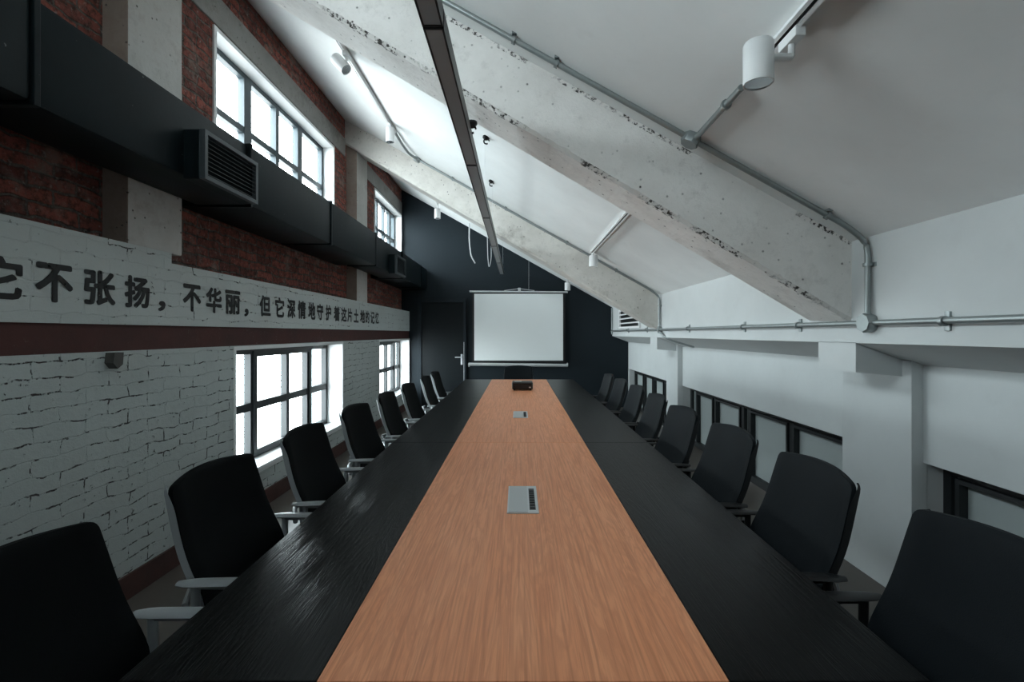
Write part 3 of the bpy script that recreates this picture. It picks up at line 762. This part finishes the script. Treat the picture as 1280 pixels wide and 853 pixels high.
# eaves conduit along the right wall
t = thing('conduit', 'horizontal galvanised conduit running along the right wall above the overhang', 'conduit', (XK, 3.4, 1.43))
def K(name, bm, m=None, par=None):
    o = new_obj(name, bm, m or M['galv'], par or t, True); o.location = -Vector(t.location); return o
xx = XK - .022
bm = bmesh.new(); tube(bm, [(xx, -1.8, 1.435), (xx, 2.38, 1.432), (xx, 5.8, 1.425), (xx, YB - .02, 1.425)], r, 12); K('pipe', bm)
for y in (1.2, 1.95, 2.02 + .95, 3.7, 4.9, 6.5, 7.6):
    bm = bmesh.new(); clamp(bm, (xx, y, 1.43), (0, 1, 0)); box(bm, XK - .01, XK + .004, y - .012, y + .012, 1.39, 1.47, .003); K('clamp', bm)
bm = bmesh.new(); jbox(bm, (XK, 2.375, 1.432), (-1, 0, 0), .048, .05); K('junction_box', bm, M['galv'])
bm = bmesh.new(); jbox(bm, (XK, 5.88, 1.425), (-1, 0, 0), .042, .045); K('junction_box', bm, M['galv'])
# conduit beside the big beam
def ceil_conduit(y, label, boxes, clamps, xend):
    global t
    t = thing('conduit', label, 'conduit', (XK, y, 1.5))
    off = .022
    pts = bend([(xx, y, 1.47), (xx, y, zc(XK) - .035), (xx - .10, y, zc(xx - .10) - off), (xend, y, zc(xend) - off)], .07)
    bm = bmesh.new(); tube(bm, pts, r, 12); K('pipe', bm)
    for x in clamps:
        bm = bmesh.new(); clamp(bm, (x, y, zc(x) - off), (1, 0, -SL)); box(bm, x - .012, x + .012, y - .03, y + .03, zc(x) - .006, zc(x) + .012); K('clamp', bm)
    bm = bmesh.new(); clamp(bm, (xx, y, 1.72), (0, 0, 1)); box(bm, XK - .006, XK + .003, y - .03, y + .03, 1.71, 1.73); K('clamp', bm)
    nrm = Vector((-SL, 0, -1))
    for x in boxes:
        bm = bmesh.new(); jbox(bm, (x, y, zc(x)), nrm, .046, .05); K('junction_box', bm)
ceil_conduit(2.375, 'galvanised conduit climbing the ceiling in front of the big concrete beam', [.865], [1.53, .19, -.02, -.9], -2.1)
ceil_conduit(5.88, 'thin galvanised conduit climbing the ceiling in front of the rear beam', [-1.23], [1.2, .60, -.15, -.8], -1.25)
def pipe(label, pts, rad, clamps=(), box_at=None, flex=False, name='conduit', m=None, cat='conduit'):
    p0 = Vector(pts[0]); t = thing(name, label, cat, p0)
    bm = bmesh.new()
    P_ = bend([Vector(p) - p0 for p in pts], .08)
    if flex:
        dense = []
        for a, b in zip(P_, P_[1:]):
            n = max(2, int((b - a).length / .008))
            dense += [a.lerp(b, i / n) for i in range(n)]
        tube(bm, dense, rad, 8, [rad * (1 + .22 * (i % 2)) for i in range(len(dense))])
    else: tube(bm, P_, rad, 10)
    new_obj('pipe', bm, m or M['galv'], t, True)
    for (p, d) in clamps:
        bm = bmesh.new(); clamp(bm, Vector(p) - p0, d); new_obj('clamp', bm, M['galv'], t, True)
xr = .865
pipe('short galvanised conduit from the junction box to the near right lamp track', [(xr, 2.34, zc(xr) - .025), (xr, 1.86, zc(xr) - .025)], r, [((xr, 2.0, zc(xr) - .025), (0, 1, 0))])
xl = -1.34
pipe('flexible grey conduit joining the left lamp track to the rear beam conduit', [(xl, 5.22, zc(xl) - .03), (xl, 5.5, zc(xl) - .035), (xl + .03, 5.72, zc(xl + .03) - .05), (-1.24, 5.84, zc(-1.24) - .03)], .013, flex=True)
pipe('flexible conduit hanging from the eaves junction box over the far right wall', [(XK - .03, 5.84, 1.40), (XK - .01, 5.7, 1.33), (XK + .13, 5.62, 1.27), (2.02, 5.5, 1.225)], .013, flex=True)
pipe('slim vertical conduit standing on the right wall end beside the dark back wall', [(XK - .02, 8.88, 1.36), (XK - .02, 8.88, zc(XK) - .01)], .014)

# tracks and spotlights
def track(x, y0, y1, label):
    z = zc(x)
    t = thing('lamp_track', label, 'lamp track', (x, (y0 + y1) / 2, z)); h = (y1 - y0) / 2
    sn = Matrix.Rotation(math.atan(SL), 4, 'Y')
    def TT(bm, nm, m):
        bmesh.ops.transform(bm, matrix=sn, verts=bm.verts); new_obj(nm, bm, m, t)
    bm = bmesh.new(); box(bm, -.018, -.006, -h, h, -.034, .0); box(bm, .006, .018, -h, h, -.034, .0); box(bm, -.018, .018, -h, h, -.006, .004)
    TT(bm, 'rail', M['whitepaint'])
    bm = bmesh.new(); box(bm, -.006, .006, -h + .01, h - .01, -.02, -.006); TT(bm, 'groove', M['blackmetal'])
    for s in (-1, 1):
        bm = bmesh.new(); box(bm, -.02, .02, s * h - .02, s * h + .02, -.036, .004, .003); TT(bm, 'end_cap', M['whitepaint'])
track(.865, .3, 1.70, 'white lamp track on the ceiling at upper right, nearest the camera')
track(.875, 3.75, 5.68, 'white lamp track on the ceiling between the two concrete beams, right side')
track(-1.34, 3.5, 5.22, 'white lamp track on the ceiling above the left upper window')
def spot(x, y, label, tilt=Vector((0, 0, -1)), R=.045, Ln=.155, dropx=0, pz=-.075, grp='white cylinder spotlights'):
    z = zc(x) - .034
    t = thing('spotlight', label, 'spotlight', (x, y, z), 0, grp)
    bm = bmesh.new(); box(bm, -.016, .016, -.05, .05, -.03, .002, .003); new_obj('track_adapter', bm, M['whitepaint'], t)
    d = tilt.normalized()
    piv = Vector((0, 0, pz)); 
    bm = bmesh.new(); tube(bm, [(0, 0, -.02), piv], .010, 10); tube(bm, [piv, piv + Vector((dropx, 0, 0))], .012, 10); new_obj('bracket_arm', bm, M['whitepaint'], t, True)
    c = piv + Vector((dropx, 0, 0)) - d * .045
    bm = bmesh.new(); lathe(bm, [(R * .2, 0), (R * .93, 0), (R, .006), (R, Ln), (R * .93, Ln), (R * .9, Ln - .02), (R * .3, Ln - .05)], c, d, 32); b = new_obj('lamp_body', bm, M['whitepaint'], t, True)
    bm = bmesh.new(); lathe(bm, [(R * .9, Ln - .003), (R * .88, Ln - .01), (R * .55, Ln - .045), (R * .2, Ln - .05)], c, d, 32); new_obj('reflector', bm, M['chrome'], b, True)
    bm = bmesh.new(); lathe(bm, [(R * .30, Ln - .052), (R * .30, Ln - .022), (R * .2, Ln - .02)], c, d, 16); new_obj('lens', bm, M['lens'], b, True)
spot(.865, 1.52, 'large white cylinder spotlight at upper right, nearest the camera', dropx=-.105, pz=-.07, Ln=.13)
spot(.875, 5.60, 'white cylinder spotlight at the far end of the track between the two beams', R=.05, Ln=.13)
spot(-1.34, 3.74, 'greyish spotlight tilted sideways above the left upper window', tilt=Vector((.62, -.10, -.68)), pz=-.06, dropx=-.06, Ln=.14)
spot(-1.34, 5.02, 'white upright spotlight near the junction of left track and rear beam', Ln=.15)
spot(-1.34, 7.95, 'small white spotlight hanging in front of the dark wall beside the far upper window', Ln=.16, R=.05, pz=-.16)
spot(.87, 8.5, 'small white spotlight below the rear beam above the screen right corner', Ln=.14, R=.05, pz=-.085)

# hanging cables before the dark wall
def cable(label, pts, rad, m, grp=None):
    p0 = Vector(pts[0]); t = tag(new_obj('hanging_cable', (lambda b: (tube(b, bend([Vector(p) - p0 for p in pts], .12, 6), rad, 8), b)[1])(bmesh.new()), m, None, True, p0), label, 'cable', grp)
cable('white cable dangling from the ceiling left of the linear light, before the dark wall',
      [(-.87, 8.5, zc(-.87)), (-.87, 8.5, 3.0), (-.84, 8.5, 2.75), (-.77, 8.55, 2.63)], .011, M['cable'])
cable('grey cable loop hanging beside the far end of the linear light',
      [(-.54, 8.3, zc(-.54)), (-.53, 8.3, 2.70), (-.51, 8.3, 2.50), (-.47, 8.3, 2.66), (-.47, 8.3, 3.0)], .006, M['cable'])

# small louvred opening at the far end of the upper right wall
t = thing('wall_vent', 'small dark vent with white slats at the far end of the upper right wall', 'vent', (XK, 7.5, 1.5))
def Vv(name, bm, m): o = new_obj(name, bm, m, t); o.location = -Vector(t.location)
bm = bmesh.new(); box(bm, XK - .004, XK + .003, 6.9, 8.2, 1.49, 1.75); Vv('dark_recess', bm, M['blackplastic'])
bm = bmesh.new(); ring(bm, XK - .03, XK + .0, 6.86, 8.24, 1.46, 1.78, .03); Vv('vent_frame', bm, M['whitepaint'])
for z in (1.545, 1.62, 1.69):
    bm = bmesh.new(); box(bm, XK - .026, XK - .004, 6.88, 8.22, z - .010, z + .010); Vv('slat', bm, M['whitepaint'])
